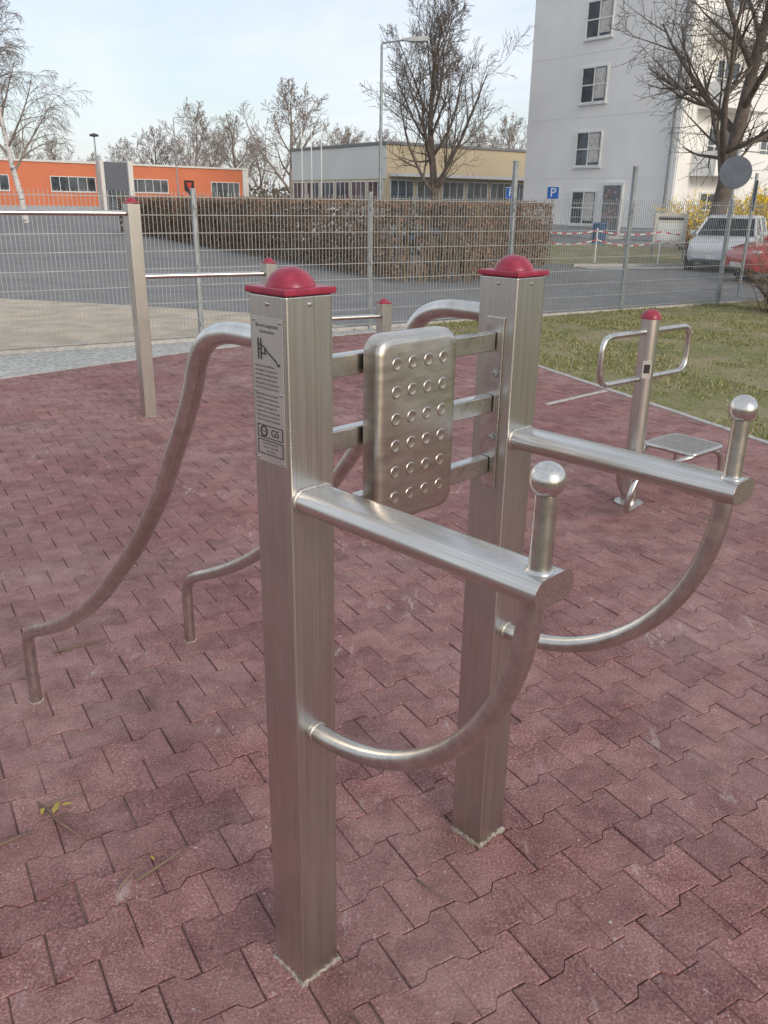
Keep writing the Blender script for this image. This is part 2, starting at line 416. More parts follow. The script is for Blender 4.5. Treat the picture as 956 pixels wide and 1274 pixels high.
def rrect(w,h,r,seg=8):
    P=[]
    for cx,cz,a0 in ((w/2-r,h/2-r,0),(-w/2+r,h/2-r,90),(-w/2+r,-h/2+r,180),(w/2-r,-h/2+r,270)):
        for k in range(seg+1):
            a=R(a0+90*k/seg); P.append((cx+r*math.cos(a),cz+r*math.sin(a)))
    return P
padw,padh=.234,.386; cx_,cz_=.276,1.268
rings=[(0,.018),(0,.046),(.003,.053),(.009,.058),(.018,.060)]
V=[];F=[]; n=None
for ins,d in rings:
    p=rrect(padw-2*ins,padh-2*ins,.036-ins*.7); n=len(p)
    V+=[(cx_+a_,-d,cz_+b_) for a_,b_ in p]
for i in range(len(rings)-1):
    for k in range(n):
        F.append((i*n+k,i*n+(k+1)%n,(i+1)*n+(k+1)%n,(i+1)*n+k))
F.append(tuple(range(n-1,-1,-1))); F.append(tuple((len(rings)-1)*n+k for k in range(n)))
mesh('back_pad',V,F,M_pad,st,smooth=True,angle=50)
for r_ in range(6):
    for c_ in range(4):
        lathe('pad_stud',[(.0140,0),(.0132,.0010),(.0122,.0016),(.0112,.0019),(.0095,.0016),(.0070,.0010),(.0035,.0007),(.0004,.0006)],M_pad,st,(cx_-.0675+c_*.045,-.0598,cz_+.137-r_*.0545),24,None,rot=(R(90),0,0))
px=-PW/2
box('label_plate',(.0016,.086,.262),(px-.0012,0,1.378),M_plate,st,.0004)
def text(body,size,y,z,align='CENTER',mat=M_ink,parent=st,xx=px-.0026):
    c=bpy.data.curves.new('label_text','FONT'); c.body=body; c.size=size; c.align_x=align
    c.materials.append(mat); o=bpy.data.objects.new('label_text',c); o.rotation_euler=(R(90),0,R(-90)); o.location=(xx,y,z); link(o); o.parent=parent; return o
text('Barren-Liegestütz',.0088,0,1.492); text('Kombination',.0078,0,1.482)
A=Acc()
def stroke(p,q,w=.0013):
    V,F=sweep([(px-.0024,p[0],p[1]),(px-.0024,q[0],q[1])],w,5); A.add(V,F)
for p,q in (((.018,1.472),(.018,1.435)),((.026,1.472),(.026,1.435)),((.026,1.462),(.010,1.458)),((.010,1.458),(-.004,1.447)),((-.004,1.447),(-.022,1.437)),((-.022,1.437),(-.03,1.428)),((.008,1.458),(.006,1.445)),((.006,1.445),(.020,1.447)),((.018,1.455),(.026,1.452)),((-.03,1.428),(-.034,1.432))): stroke(p,q)
words='Halten Sie die Griffe fest und beugen Sie langsam die Arme Beine anheben Rücken gerade an der Lehne halten Übung zehn mal wiederholen Nur für Personen ab vierzehn Jahren Benutzung auf eigene Gefahr Trainiert Brust Bauch und Oberarme'.split()
wi=0
for k in range(13):
    s=''
    while len(s)<25: s+=words[wi%len(words)]+' '; wi+=1
    text(s[:27],.0056,.037,1.422-k*.0078-(.004 if k>5 else 0),'LEFT')
for (za,zb2) in ((1.316,1.293),(1.288,1.262)):
    for p,q in (((-.036,za),(.036,za)),((-.036,zb2),(.036,zb2)),((-.036,za),(-.036,zb2)),((.036,za),(.036,zb2))): stroke(p,q,.0008)
for k in range(24):
    a=2*math.pi*k/24;b_=2*math.pi*(k+1)/24; stroke((.018+.009*math.cos(a),1.3045+.009*math.sin(a)),(.018+.009*math.cos(b_),1.3045+.009*math.sin(b_)),.0014)
mesh('label_drawing',A.V,A.F,M_ink,st)
text('GS',.019,-.014,1.298); text('TÜV',.006,.018,1.3025)
for k in range(3): text(('Hersteller Stadt 2019','Typ 4711  EN 16630','max. 150 kg')[k],.0052,0,1.281-k*.0072)
for y in (-.037,.037):
    for z in (1.503,1.378,1.253): lathe('label_rivet',[(.0032,0),(.003,.0015),(.0012,.0024)],M_screw,st,(px-.0018,y,z),10,rot=(0,R(-90),0))

# ------------------------------------------------------------------ pull-up bars
pu=empty('pull_up_bar_station',(-1.963,6.783,0),math.atan2(.487,.968))
S=1.083
pos=[(-1.45*S,1.655),(0,1.655),(S,1.20),(2*S,.83)]
for k,(xk,h) in enumerate(pos):
    box('post_%d'%(k+1),(.1,.1,h+.1),(xk,0,(h-.1)/2),M_post,pu,.004,rot=(0,0,R(12))); cap(pu,xk,0,h,.1,'cap_%d'%(k+1)); mortar(pu,xk,0,.1)
for k,z in ((0,1.585),(1,1.117),(2,.72)):
    xa,xb=pos[k][0]+.049,pos[k+1][0]-.049
    tube('bar_%d'%(k+1),[(xa,0,z),((xa+xb)/2,0,z),(xb,0,z)],.0205,M_bar,pu)

# ------------------------------------------------------------------ twist / step trainer
tr=empty('twist_and_step_trainer',(1.487,4.80,0),R(40))
lathe('column',[(.05,-.05),(.05,1.10)],M_post,tr,(0,0,0),32,40)
lathe('column_flange',[(.085,0),(.085,.008),(.055,.012)],M_post,tr,(0,0,0),32,40)
lathe('cap_dome',[(.056,0),(.056,.012),(.05,.026),(.036,.042),(.018,.05),(.0005,.052)],M_cap,tr,(0,0,1.10),32,60)
for s in (-1,1):
    tube('handle_loop',fillet([(s*.045,0,1.03),(s*.425,0,1.03),(s*.425,0,.765),(s*.045,0,.765)],.085),.0165,M_bar,tr)
    cx=-.25 if s<0 else .36
    A=Acc(); w,d=(.34,.34) if s>0 else (.28,.30)
    for k in range(15): A.box((.014,d,.004),(cx-w/2+.012+k*(w-.024)/14,-.1,.332))
    for k in range(13): A.box((w,.014,.004),(cx,-.1-d/2+.012+k*(d-.024)/12,.3345))
    mesh('perforated_step',A.V,A.F,M_arm,tr)
    P=[(cx-w/2,-.1-d/2),(cx+w/2,-.1-d/2),(cx+w/2,-.1+d/2),(cx-w/2,-.1+d/2),(cx-w/2,-.1-d/2)]
    P=[(cx,-.1-d/2,.325)]+[(a,b_,.325) for a,b_ in P[1:4]]+[(P[0][0],P[0][1],.325),(cx,-.1-d/2,.325)]
    tube('step_frame',fillet(P,.05),.013,M_bar,tr,12)
    if s>0:
        for yy in (-.255,.05):
            tube('step_leg',catmull([(.10,yy*.6,.25),(.20,yy,.312),(cx+.06,yy,.312),(cx+.17,yy,.26),(cx+.20,yy,.14),(cx+.19,yy,.0),(cx+.19,yy,-.03)],6),.016,M_bar,tr,12)
    else:
        tube('step_leg',catmull([(-.05,-.05,.06),(-.16,-.10,.10),(cx-.06,-.14,.20),(cx-.12,-.16,.30),(cx-.10,-.2,.318)],6),.016,M_bar,tr,12)
        tube('step_leg',catmull([(cx+.08,-.24,.318),(cx-.06,-.25,.30),(cx-.13,-.25,.20),(cx-.10,-.22,.09),(-.10,-.12,.03)],6),.016,M_bar,tr,12)
box('label_plate',(.003,.05,.10),(-.036,-.036,.82),M_plate,tr,.0005,rot=(0,0,R(45)))
box('label_print',(.001,.034,.05),(-.0375,-.0375,.825),M_ink,tr,0,rot=(0,0,R(45)))

# ------------------------------------------------------------------ fence
fe=empty('mesh_fence',(F0.x,F0.y,0),math.atan2(FD.y,FD.x))
sp=2.475; A=Acc()
for k in range(-6,7):
    h=2.27 if k in (1,2) else 1.80; w=.06 if k in(1,2) else .05
    A.box((w,.06,h+.1),(k*sp,0,(h-.1)/2)); A.box((w+.012,.07,.012),(k*sp,0,h+.006))
    for z in (.2,.9,1.6): A.box((.03,.02,.04),(k*sp,-.045,z))
mesh('posts',A.V,A.F,M_galv,fe)
A=Acc(); x0=-6*sp; x1=6*sp; nn=int((x1-x0)/.05)
for i in range(nn+1):
    x=x0+i*.05; A.box((.0055,.0055,1.72),(x,-.04,.05+.86))
for j in range(9):
    z=.07+j*.205
    for k in range(-6,6):
        for yy in (-.047,-.033): A.box((sp-.03,.0075,.008),((k+.5)*sp,yy,z))
mesh('wire_panels',A.V,A.F,M_wire,fe)
A=Acc()
for k in range(-6,6): A.box((sp-.07,.045,.1),((k+.5)*sp,0,-.02))
mesh('plinth',A.V,A.F,M_kerb,fe)

# ------------------------------------------------------------------ trees
def gen_tree(seed,height,tr_r,levels=4,first=.2,kids=(11,8,6,4),spread=50,droop=0,minr=.006,lenf=.55,sub=.62,up=.12,n0=8,straight=.05,taper=.8,hf=.93):
    rn=random.Random(seed); A=Acc()
    def rec(p,d,L,r,lv):
        seg=(9,6,4,3,2)[lv]
        pts=[p.copy()]; rad=[r]; dirs=[d.copy()]
        q=p.copy(); dd=d.copy()
        for s in range(seg):
            w=straight if lv==0 else .085
            dd=(dd+Vector((rn.gauss(0,w),rn.gauss(0,w),rn.gauss(0,w*.6)))+Vector((0,0,(up if lv<3 else up*.5)-droop*(lv>=2)*.45*((s+1)/seg)))).normalized()
            q=q+dd*(L/seg); pts.append(q.copy()); dirs.append(dd.copy())
            rad.append(max(r*(1-taper*(s+1)/seg),minr))
        sides=n0 if lv==0 else (6 if lv==1 else (4 if lv==2 else 3))
        V,F=sweep(pts,rad,sides,False); A.add(V,F)
        if lv>=levels: return
        nk=kids[lv]
        for k in range(nk):
            lo=first if lv==0 else .15
            f=lo+(1-lo)*(k+rn.random()*.7)/nk
            f=min(f,.99); si=f*seg; i=int(si); t=si-i
            bp=pts[i].lerp(pts[i+1],t); br=rad[i]*(1-t)+rad[i+1]*t
            base=dirs[i+1]; az=rn.uniform(0,6.283) if lv else k*2.4+rn.uniform(-.4,.4)
            ax=base.orthogonal().normalized(); ax=Matrix.Rotation(az,3,base)@ax
            an=R(rn.gauss(spread*(.85 if lv else (1.15-.6*f)),8))
            nd=(base*math.cos(an)+ax*math.sin(an)).normalized()
            nl=L*sub*(1.1-.55*f)*rn.uniform(.75,1.2)
            if lv==0: nl=height*lenf*(1.05-.7*f)*rn.uniform(.85,1.15)
            rec(bp,nd,nl,max(br*rn.uniform(.45,.68),minr),lv+1)
    rec(Vector((0,0,-.1)),Vector((0,0,1)),height*hf,tr_r,0)
    return A
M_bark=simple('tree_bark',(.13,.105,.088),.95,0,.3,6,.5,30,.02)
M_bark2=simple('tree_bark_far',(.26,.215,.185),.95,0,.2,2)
m,nt,b=newmat('birch_bark'); n1=noise_node(nt,1,4,.7,(2,2,9)); r=ramp(nt,n1.outputs[0],[(.38,(.10,.09,.09)),(.46,(.62,.60,.58))]); nt.links.new(r.outputs[0],b.inputs['Base Color']); b.inputs['Roughness'].default_value=.8
M_birch=m
A=gen_tree(12,11.9,.26,4,.13,(17,8,7,5),50,0,.009,.56,.56,.15,hf=.86); mesh('bare_tree',A.V,A.F,M_bark,loc=(2.7,50,0),smooth=True)
A=gen_tree(23,11.0,.29,4,.20,(15,9,7,6),60,0,.0065,.60,.58,.10,10,.05); mesh('bare_tree',A.V,A.F,M_bark,loc=(10.2,28,0),smooth=True,rot=(0,0,R(40)))
A=gen_tree(5,17,.22,4,.20,(20,8,6,5),40,1.0,.010,.33,.60,.10)
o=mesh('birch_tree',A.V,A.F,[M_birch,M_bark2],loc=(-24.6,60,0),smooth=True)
nf=9*8
o.data.polygons.foreach_set('material_index',[0 if i<nf else 1 for i in range(len(o.data.polygons))])
meshes=[]
for s in (31,37,41):
    A=gen_tree(s,15,.3,4,.17,(12,7,5,4),55,0,.02,.58,.55,.16,hf=.8)
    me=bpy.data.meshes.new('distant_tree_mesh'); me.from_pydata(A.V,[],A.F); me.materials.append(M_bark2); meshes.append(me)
def ray(u,Y): return ((u-478)/1040-.006)/1.09*Y
bt=empty('distant_tree_row')
rt=random.Random(9)
spec=[(70,150,10.5),(150,165,11.5),(190,150,12.5),(238,140,14.5),(295,150,14.5),(362,132,17.5),(418,160,13),(445,150,12.5),(480,170,14),(600,150,13),(640,140,14),(15,160,12),(-60,150,14),(110,185,10),(560,170,14),(265,190,14),(395,190,13),(215,170,12),(325,175,12.5),(700,150,14),(1050,120,15),(-150,140,15)]
for i,(u,Y,h) in enumerate(spec):
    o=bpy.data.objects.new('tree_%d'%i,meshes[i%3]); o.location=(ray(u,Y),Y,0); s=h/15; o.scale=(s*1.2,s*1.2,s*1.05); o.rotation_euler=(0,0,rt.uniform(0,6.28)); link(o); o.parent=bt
V=[];F=[]
for i in range(14000):
    u=rt.uniform(-200,1200); Y=rt.uniform(150,200); x=ray(u,Y); z=abs(rt.gauss(0,2.0)); s=rt.uniform(.2,.5)
    n0=len(V); a=rt.uniform(0,3.14)
    V+=[(x-s*math.cos(a),Y-s*math.sin(a),z),(x+s*math.cos(a),Y+s*math.sin(a),z+rt.uniform(-.3,.3)),(x+rt.uniform(-.3,.3),Y,z+s*1.6)]; F.append((n0,n0+1,n0+2))
mesh('distant_scrub',V,F,simple('scrub',(.17,.145,.115),1,0,.3,.2))

# ------------------------------------------------------------------ hedge
def hedge(name,p,q,width,h,n,seed):
    rn=random.Random(seed); p=Vector(p);q=Vector(q);d=(q-p);L=d.length;d.normalize();nn=Vector((-d.y,d.x))
    V=[];F=[];mi=[]
    for i in range(n):
        t=rn.random(); s=rn.choice((-1,1)) if rn.random()<.8 else rn.uniform(-1,1)
        off=s*width/2*rn.uniform(.72,1.03); z=rn.uniform(.05,h)
        if rn.random()<.18: z=h*rn.uniform(.93,1.04); off=rn.uniform(-1,1)*width/2
        z+=.06*noise.noise((t*L*.6,0,seed))
        if noise.noise((t*L*1.4,z*1.6,seed))<-.16 and rn.random()<.85: continue
        c=p+d*(t*L)+nn*off; dist=c.length; sz=rn.uniform(.018,.04)*(1+dist*.022)
        e1=Vector((rn.gauss(0,1),rn.gauss(0,1),rn.gauss(0,1))).normalized(); e2=e1.orthogonal().normalized()
        C=Vector((c.x,c.y,z)); n0=len(V)
        V+=[C-e1*sz,C+e2*sz*.6,C+e1*sz,C-e2*sz*.6]; F.append((n0,n0+1,n0+2,n0+3)); mi.append(rn.choice((0,0,1,2)))
    for i in range(int(L*34)):
        t=rn.random(); off=rn.uniform(-1,1)*width/2*.95; c=p+d*(t*L)+nn*off
        a=Vector((c.x,c.y,0)); b_=a+Vector((rn.uniform(-.25,.25),rn.uniform(-.25,.25),h*rn.uniform(.6,1.12)))
        mm=(a+b_)/2+Vector((rn.uniform(-.1,.1),rn.uniform(-.1,.1),0))
        VV,FF=sweep([a,mm,b_],[.014,.011,.006],3,False); n0=len(V); V+=VV; F+=[tuple(k+n0 for k in f) for f in FF]; mi+=[3]*len(FF)
    o=mesh(name,V,F,[simple('hedge_leaf_a',(.18,.105,.068),.9),simple('hedge_leaf_b',(.26,.165,.108),.9),simple('hedge_leaf_c',(.10,.08,.048),.9),M_twig])
    o.data.polygons.foreach_set('material_index',mi)
    return o
hedge('beech_hedge',(-13.5,46.6),(.85,19.4),1.3,1.66,40000,1)
hedge('beech_hedge',(1.2,19.6),(4.3,26.2),1.2,1.66,13000,2)

def shrub(name,loc,h,n,mat,mat2=None,seed=0,leafn=0,ls=.04):
    rn=random.Random(seed); V=[];F=[];mi=[]
    for i in range(n):
        a=rn.uniform(0,6.28); sp=rn.uniform(.1,.75); L=h*rn.uniform(.6,1.1)
        p=Vector((rn.gauss(0,.12),rn.gauss(0,.12),0)); d=Vector((math.cos(a)*sp,math.sin(a)*sp,1)).normalized(); pts=[p]
        for k in range(4):
            d=(d+Vector((rn.gauss(0,.18),rn.gauss(0,.18),rn.gauss(-.05,.1)))).normalized(); pts.append(pts[-1]+d*L/4)
            if rn.random()<.7:
                dd=(d+Vector((rn.gauss(0,.6),rn.gauss(0,.6),rn.gauss(0,.3)))).normalized()
                VV,FF=sweep([pts[-1],pts[-1]+dd*L*.2],[.005,.003],3,False); n0=len(V); V+=VV; F+=[tuple(x+n0 for x in f) for f in FF]; mi+=[0]*len(FF)
        VV,FF=sweep(pts,[.01,.008,.006,.005,.003],3,False); n0=len(V); V+=VV; F+=[tuple(x+n0 for x in f) for f in FF]; mi+=[0]*len(FF)
        for k in range(leafn):
            t=rn.uniform(.8,3.99); j=int(t); c=pts[j].lerp(pts[j+1],t-j)+Vector((rn.gauss(0,.07),rn.gauss(0,.07),rn.gauss(0,.07)))
            e1=Vector((rn.gauss(0,1),rn.gauss(0,1),rn.gauss(0,1))).normalized(); e2=e1.orthogonal().normalized(); n0=len(V); s=ls*rn.uniform(.6,1.3)
            V+=[c-e1*s,c+e2*s*.6,c+e1*s,c-e2*s*.6]; F.append((n0,n0+1,n0+2,n0+3)); mi.append(1)
    o=mesh(name,V,F,[mat,mat2 or mat],loc=loc); o.data.polygons.foreach_set('material_index',mi); return o
M_yel=simple('forsythia_blossom',(.80,.56,.02),.7,0,.2,3)
shrub('forsythia_bush',(12.2,36,0),2.2,110,M_twig,M_yel,1,26,.055)
shrub('forsythia_bush',(12.9,31,0),2.4,150,M_twig,M_yel,2,30,.06)
shrub('forsythia_bush',(15.2,33.5,0),2.6,140,M_twig,M_yel,3,30,.06)
shrub('bare_shrub',(6.75,14.6,0),1.15,170,M_twig,simple('shrub_leaf',(.17,.10,.05),.9),4,6,.02)
shrub('bare_shrub',(7.6,15.4,0),1.2,150,M_twig,None,5)

# ------------------------------------------------------------------ buildings
M_glass,nt,b=newmat('window_glass'); b.inputs['Roughness'].default_value=.08
n=noise_node(nt,.4,3); r=ramp(nt,n.outputs[0],[(.35,(.03,.038,.045)),(.65,(.14,.16,.18))]); nt.links.new(r.outputs[0],b.inputs['Base Color'])
M_frame=simple('window_frame_white',(.72,.72,.70),.5)
M_curt=simple('curtain',(.55,.53,.50),.9,0,.2,5)
def window(parent,face,s,z,w,h,cols=2,rows=1,curtain=False,depth=.06,push=0):
    A=Acc(); G=Acc(); C=Acc()
    def put(acc,ss,zz,ww,hh,off,th):
        off+=push
        if face=='x': acc.box((th,ww,hh),(-off,ss,zz))
        else: acc.box((ww,th,hh),(ss,-off,zz))
    put(G,s,z,w-.04,h-.04,.012,.02)
    f=.085
    put(A,s-w/2+f/2,z,f,h,.03,depth); put(A,s+w/2-f/2,z,f,h,.03,depth)
    put(A,s,z+h/2-f/2,w-2*f,f,.03,depth-.006); put(A,s,z-h/2+f/2,w-2*f,f,.03,depth-.006)
    for k in range(1,cols): put(A,s-w/2+w*k/cols,z,.07,h-2*f,.028,depth-.012)
    for k in range(1,rows): put(A,s,z-h/2+h*k/rows,w-2*f,.06,.026,depth-.02)
    put(A,s,z-h/2-.045,w+.16,.05,.06,.14)
    mesh('window_glass',G.V,G.F,M_glass,parent); mesh('window_frame',A.V,A.F,M_frame,parent)
    if curtain:
        put(C,s-w*.22,z+.05,w*.36,h*.8,.024,.006); mesh('curtain',C.V,C.F,M_curt,parent)

ab=empty('apartment_building',(13.9,44,0),math.atan2(.606,.795))
M_wall=simple('white_grey_render',(.83,.815,.80),.9,0,.05,.5,.2,40,.01)
M_white=simple('white_render',(.84,.83,.80),.9,0,.05,.5)
M_conc=simple('plinth_render',(.38,.38,.38),.9)
H=12.5; W=26; Dp=10.06
box('walls',(W,Dp,H),(W/2,Dp/2,H/2),M_wall,ab)
box('facade_panel',(W-.1,.06,H-.6),(W/2,-.032,H/2+.25),M_white,ab)
box('roof_edge',(W+.5,Dp+.5,.28),(W/2,Dp/2,H+.14),simple('roof_metal',(.30,.31,.32),.5),ab)
box('plinth',(.04,Dp,.6),(-.021,Dp/2,.3),M_conc,ab)
for z in (1.5,4.43,7.50,10.5): window(ab,'x',5.5,z,1.75,1.75,2,2,True)
A=Acc()
for z in (3.0,6.0,9.0): A.box((.008,Dp-.1,.02),(-.005,Dp/2,z))
mesh('wall_joint',A.V,A.F,simple('joint_grey',(.70,.69,.68),.9),ab)
box('downpipe',(.09,.09,H),(-.06,.35,H/2),M_galv,ab)
box('entrance_frame',(.10,1.35,2.75),(-.06,3.55,1.40),M_frame,ab)
box('entrance_glass',(.03,1.1,2.5),(-.125,3.55,1.38),simple('door_dark',(.16,.17,.18),.25),ab)
A=Acc()
rr_=random.Random(4)
for k in range(26): A.box((.012,rr_.uniform(.06,.16),rr_.uniform(.06,.2)),(-.146-.0004*k,3.55+rr_.uniform(-.4,.4),rr_.uniform(.9,2.4)))
mesh('entrance_art_glass',A.V,A.F,simple('art_glass',(.45,.30,.28),.3,0,.8,1.5),ab)
box('entrance_step',(1.2,1.9,.16),(-.62,3.55,.08),M_conc,ab)
for fl in range(4):
    z=1.5+fl*3.0
    for sx in (3.2,8.0,14.0,20): window(ab,'y',sx,z,2.0,1.7,3,2,sx>7 and fl%2==0,push=.062)
    if fl>0:
        for sx in (3.4,15.0):
            box('balcony_slab',(4.6,1.4,.16),(sx,-.77,z-1.35),M_white,ab)
            box('balcony_parapet',(4.6,.07,.95),(sx,-1.44,z-.80),M_white,ab)
            box('balcony_side',(.07,1.3,.95),(sx-2.27,-.72,z-.80),M_white,ab)
            tube('balcony_rail',[(sx-2.3,-1.45,z-.25),(sx,-1.45,z-.25),(sx+2.3,-1.45,z-.25)],.03,M_galv,ab,8)

ob=empty('orange_building',(-75,88,0),math.atan2(.684,.729))
M_or=simple('orange_render',(.60,.19,.10),.9,0,.07,.3)
M_or2=simple('white_trim',(.66,.64,.61),.8)
Lb=73
box('walls',(Lb,14,5.8),(Lb/2,7,2.9),M_or,ob)
box('roof_edge',(Lb+.4,14.4,.25),(Lb/2,7,5.92),M_or2,ob)
box('end_band',(1.0,.3,5.8),(Lb-.48,-.16,2.9),M_or2,ob)
box('plinth',(Lb,.1,.5),(Lb/2,-.06,.25),M_conc,ob)
for s,w,z,h in ((45.4,6.2,3.2,1.9),(56.4,6.0,3.2,1.8),(69.0,5.0,2.7,2.6),(34,6,3.2,1.9),(24,6,3.2,1.9),(12,6,3.2,1.9)): window(ob,'y',s,z,w,h,5,1)
box('entrance_block',(4.2,1.2,6.1),(51.0,-.6,3.05),simple('entrance_grey',(.12,.13,.15),.7),ob)
box('entrance_pillar',(.7,1.5,6.3),(53.0,-.75,3.15),M_or2,ob); box('entrance_pillar',(.5,1.5,6.3),(48.9,-.75,3.15),M_or2,ob)
box('entrance_door',(2.4,.1,2.4),(51,-1.25,1.4),M_glass,ob)
A=Acc(); A.add([(62.0,-.06,4.1),(63.6,-.06,4.1),(63.6,-.06,2.8),(62.8,-.06,2.1),(62.0,-.06,2.8)],[(0,1,2,3,4)]); mesh('coat_of_arms',A.V,A.F,M_ink,ob)
A=Acc(); A.add([(62.3,-.09,3.8),(63.3,-.09,3.8),(62.8,-.09,2.6)],[(0,1,2)]); mesh('coat_of_arms_inset',A.V,A.F,simple('arms_red',(.5,.05,.04),.6),ob)

bb=empty('beige_building',(-.2,75,0),R(35.4))
M_be=simple('beige_render',(.56,.46,.31),.9,0,.06,.3); M_be2=simple('pale_cladding',(.68,.68,.64),.8,0,.05,.3)
box('walls',(26,16,6.1),(13,8,3.05),M_be,bb)
box('roof_edge',(26.3,16.3,.22),(13,8,6.2),simple('roof_dark',(.2,.2,.2),.6),bb)
box('side_cladding',(.05,15.9,2.6),(-.027,8,4.75),M_be2,bb)
box('side_band',(.05,15.9,1.3),(-.027,8,.65),M_be2,bb)
for k in range(6): window(bb,'x',1.6+k*2.6,2.35,2.3,1.9,3,1)
for k in range(9): window(bb,'y',1.6+k*2.8,1.9,2.5,3.0,3,2)
box('canopy',(25.5,1.4,.25),(13,-.72,3.75),M_or2,bb)
for k in range(3): lathe('flag_pole',[(.04,0),(.04,7.2),(.02,7.4)],M_white,bb,(-4.5,3+k*1.6,0),8)

# ------------------------------------------------------------------ lamps, signs
def lamp(loc,h,arm,az,r=.075):
    L=empty('street_lamp',loc,az)
    tube('pole',[(0,0,0),(0,0,h*.5),(0,0,h)],[r,r*.85,r*.6],M_galv,L,12)
    if arm:
        tube('arm',fillet([(0,0,h-.2),(0,0,h+.02),(arm,0,h+.12)],.1),.035,M_galv,L,10)
        V=[(0,-.06,.0),(.35,-.17,-.06),(.95,-.15,-.04),(1.03,0,.0),(.95,.15,-.04),(.35,.17,-.06),(0,.06,.0)]
        n=len(V); V2=V+[(x,y*.7,z+(.15 if 0<i<n-1 else .05)) for i,(x,y,z) in enumerate(V)]
        F=[tuple(range(n-1,-1,-1)),tuple(range(n,2*n))]+[(i,(i+1)%n,n+(i+1)%n,n+i) for i in range(n)]
        mesh('head',V2,F,simple('lamp_head',(.38,.39,.38),.4),L,loc=(arm-.1,0,h+.12))
    else:
        lathe('head',[(.08,0),(.38,.05),(.40,.18),(.1,.3)],simple('lamp_head_dark',(.06,.06,.06),.4),L,(0,0,h),16)
lamp((-.35,36,0),7.3,.85,R(-5)); lamp((-25.9,80,0),6.6,0,0,r=.09); lamp((-21.2,90,0),9.0,1.2,R(0))
M_blue=simple('sign_blue',(.02,.12,.45),.4)
def psign(loc,h,s,rz=0):
    E=empty('parking_sign',loc,rz); lathe('post',[(.03,0),(.03,h+s/2)],M_galv,E,(0,0,0),10)
    box('panel',(s,.02,s),(0,-.045,h),M_blue,E,.01)
    box('border',(s+.03,.012,s+.03),(0,-.032,h),M_frame,E,.01)
    c=bpy.data.curves.new('letter','FONT'); c.body='P'; c.size=s*1.05; c.align_x='CENTER'; c.align_y='CENTER'; c.materials.append(M_frame)
    o=bpy.data.objects.new('letter',c); o.rotation_euler=(R(90),0,0); o.location=(0,-.058,h); link(o); o.parent=E
psign((6.6,36,0),2.1,.45,R(-8)); psign((4.72,34.5,0),2.05,.4,R(-8))
E=empty('traffic_sign',(6.9,18,0),R(-20)); lathe('post',[(.03,0),(.03,2.75)],M_galv,E,(0,0,0),12)
lathe('disc',[(.005,0),(.30,0),(.305,.004),(.30,.012),(.005,.012)],simple('sign_back',(.14,.155,.18),.55,.2),E,(0,-.04,2.33),36,rot=(R(90),0,0))
for z in (2.2,2.46): box('clamp',(.16,.06,.035),(0,-.01,z),M_galv,E,.005)
E=empty('traffic_sign',(7.05,17.3,0),R(70)); lathe('post',[(.03,0),(.03,2.3)],M_galv,E,(0,0,0),12)
box('panel',(.4,.012,.55),(0,-.04,1.9),simple('sign_back_grey',(.34,.35,.36),.5,.3),E,.004)
E=empty('notice_board',(9.25,29.0,0),R(-12))
for x in (-.5,.5): box('leg',(.06,.06,1.5),(x,0,.75),M_galv,E)
box('panel',(1.05,.05,.95),(0,-.058,.98),simple('board_beige',(.58,.54,.47),.7),E,.01); box('poster',(.8,.006,.10),(0,-.088,1.3),M_ink,E); box('poster_white',(.8,.006,.55),(0,-.088,.88),M_frame,E)
E=empty('litter_bin',(8.0,33.5,0)); lathe('body',[(.22,.25),(.25,.3),(.25,.95),(.27,1.0),(.2,1.05)],simple('bin_blue',(.06,.12,.25),.5),E,(0,0,0),20); lathe('post',[(.03,0),(.03,1.1)],M_galv,E,(.3,0,0),8); box('bracket',(.1,.05,.05),(.27,0,.8),M_galv,E)
E=empty('information_stele',(-6.1,33,0),R(10)); box('body',(.34,.12,1.35),(0,0,.72),simple('stele_teal',(.05,.16,.20),.5),E,.02); box('base',(.5,.25,.06),(0,0,.02),M_conc,E); box('panel',(.26,.01,.4),(0,-.067,1.05),M_frame,E)
E=empty('barrier_tape')
pts=[(4.6,27.3),(6.4,27.0),(8.3,26.8),(10.3,27.6)]
M_red=simple('tape_red',(.6,.08,.08),.5)
for (x,y) in pts:
    lathe('stake',[(.025,0),(.025,1.0),(.01,1.02)],M_frame,E,(x,y,0),8)
A=Acc();B=Acc()
for (p,q) in zip(pts[:-1],pts[1:]):
    for row in (0,1):
        n=12
        for k in range(n):
            def P(t):
                s=-.10*4*t*(1-t)*(1+row*.6); return Vector((p[0]+(q[0]-p[0])*t,p[1]+(q[1]-p[1])*t-.03,(.92 if row==0 else .66)+s))
            a_,b_=P(k/n),P((k+1)/n); h=Vector((0,0,.04))
            (A if k%2 else B).add([a_,b_,b_+h,a_+h],[(0,1,2,3)])
mesh('red_bands',A.V,A.F,M_red,E); mesh('white_bands',B.V,B.F,M_frame,E)

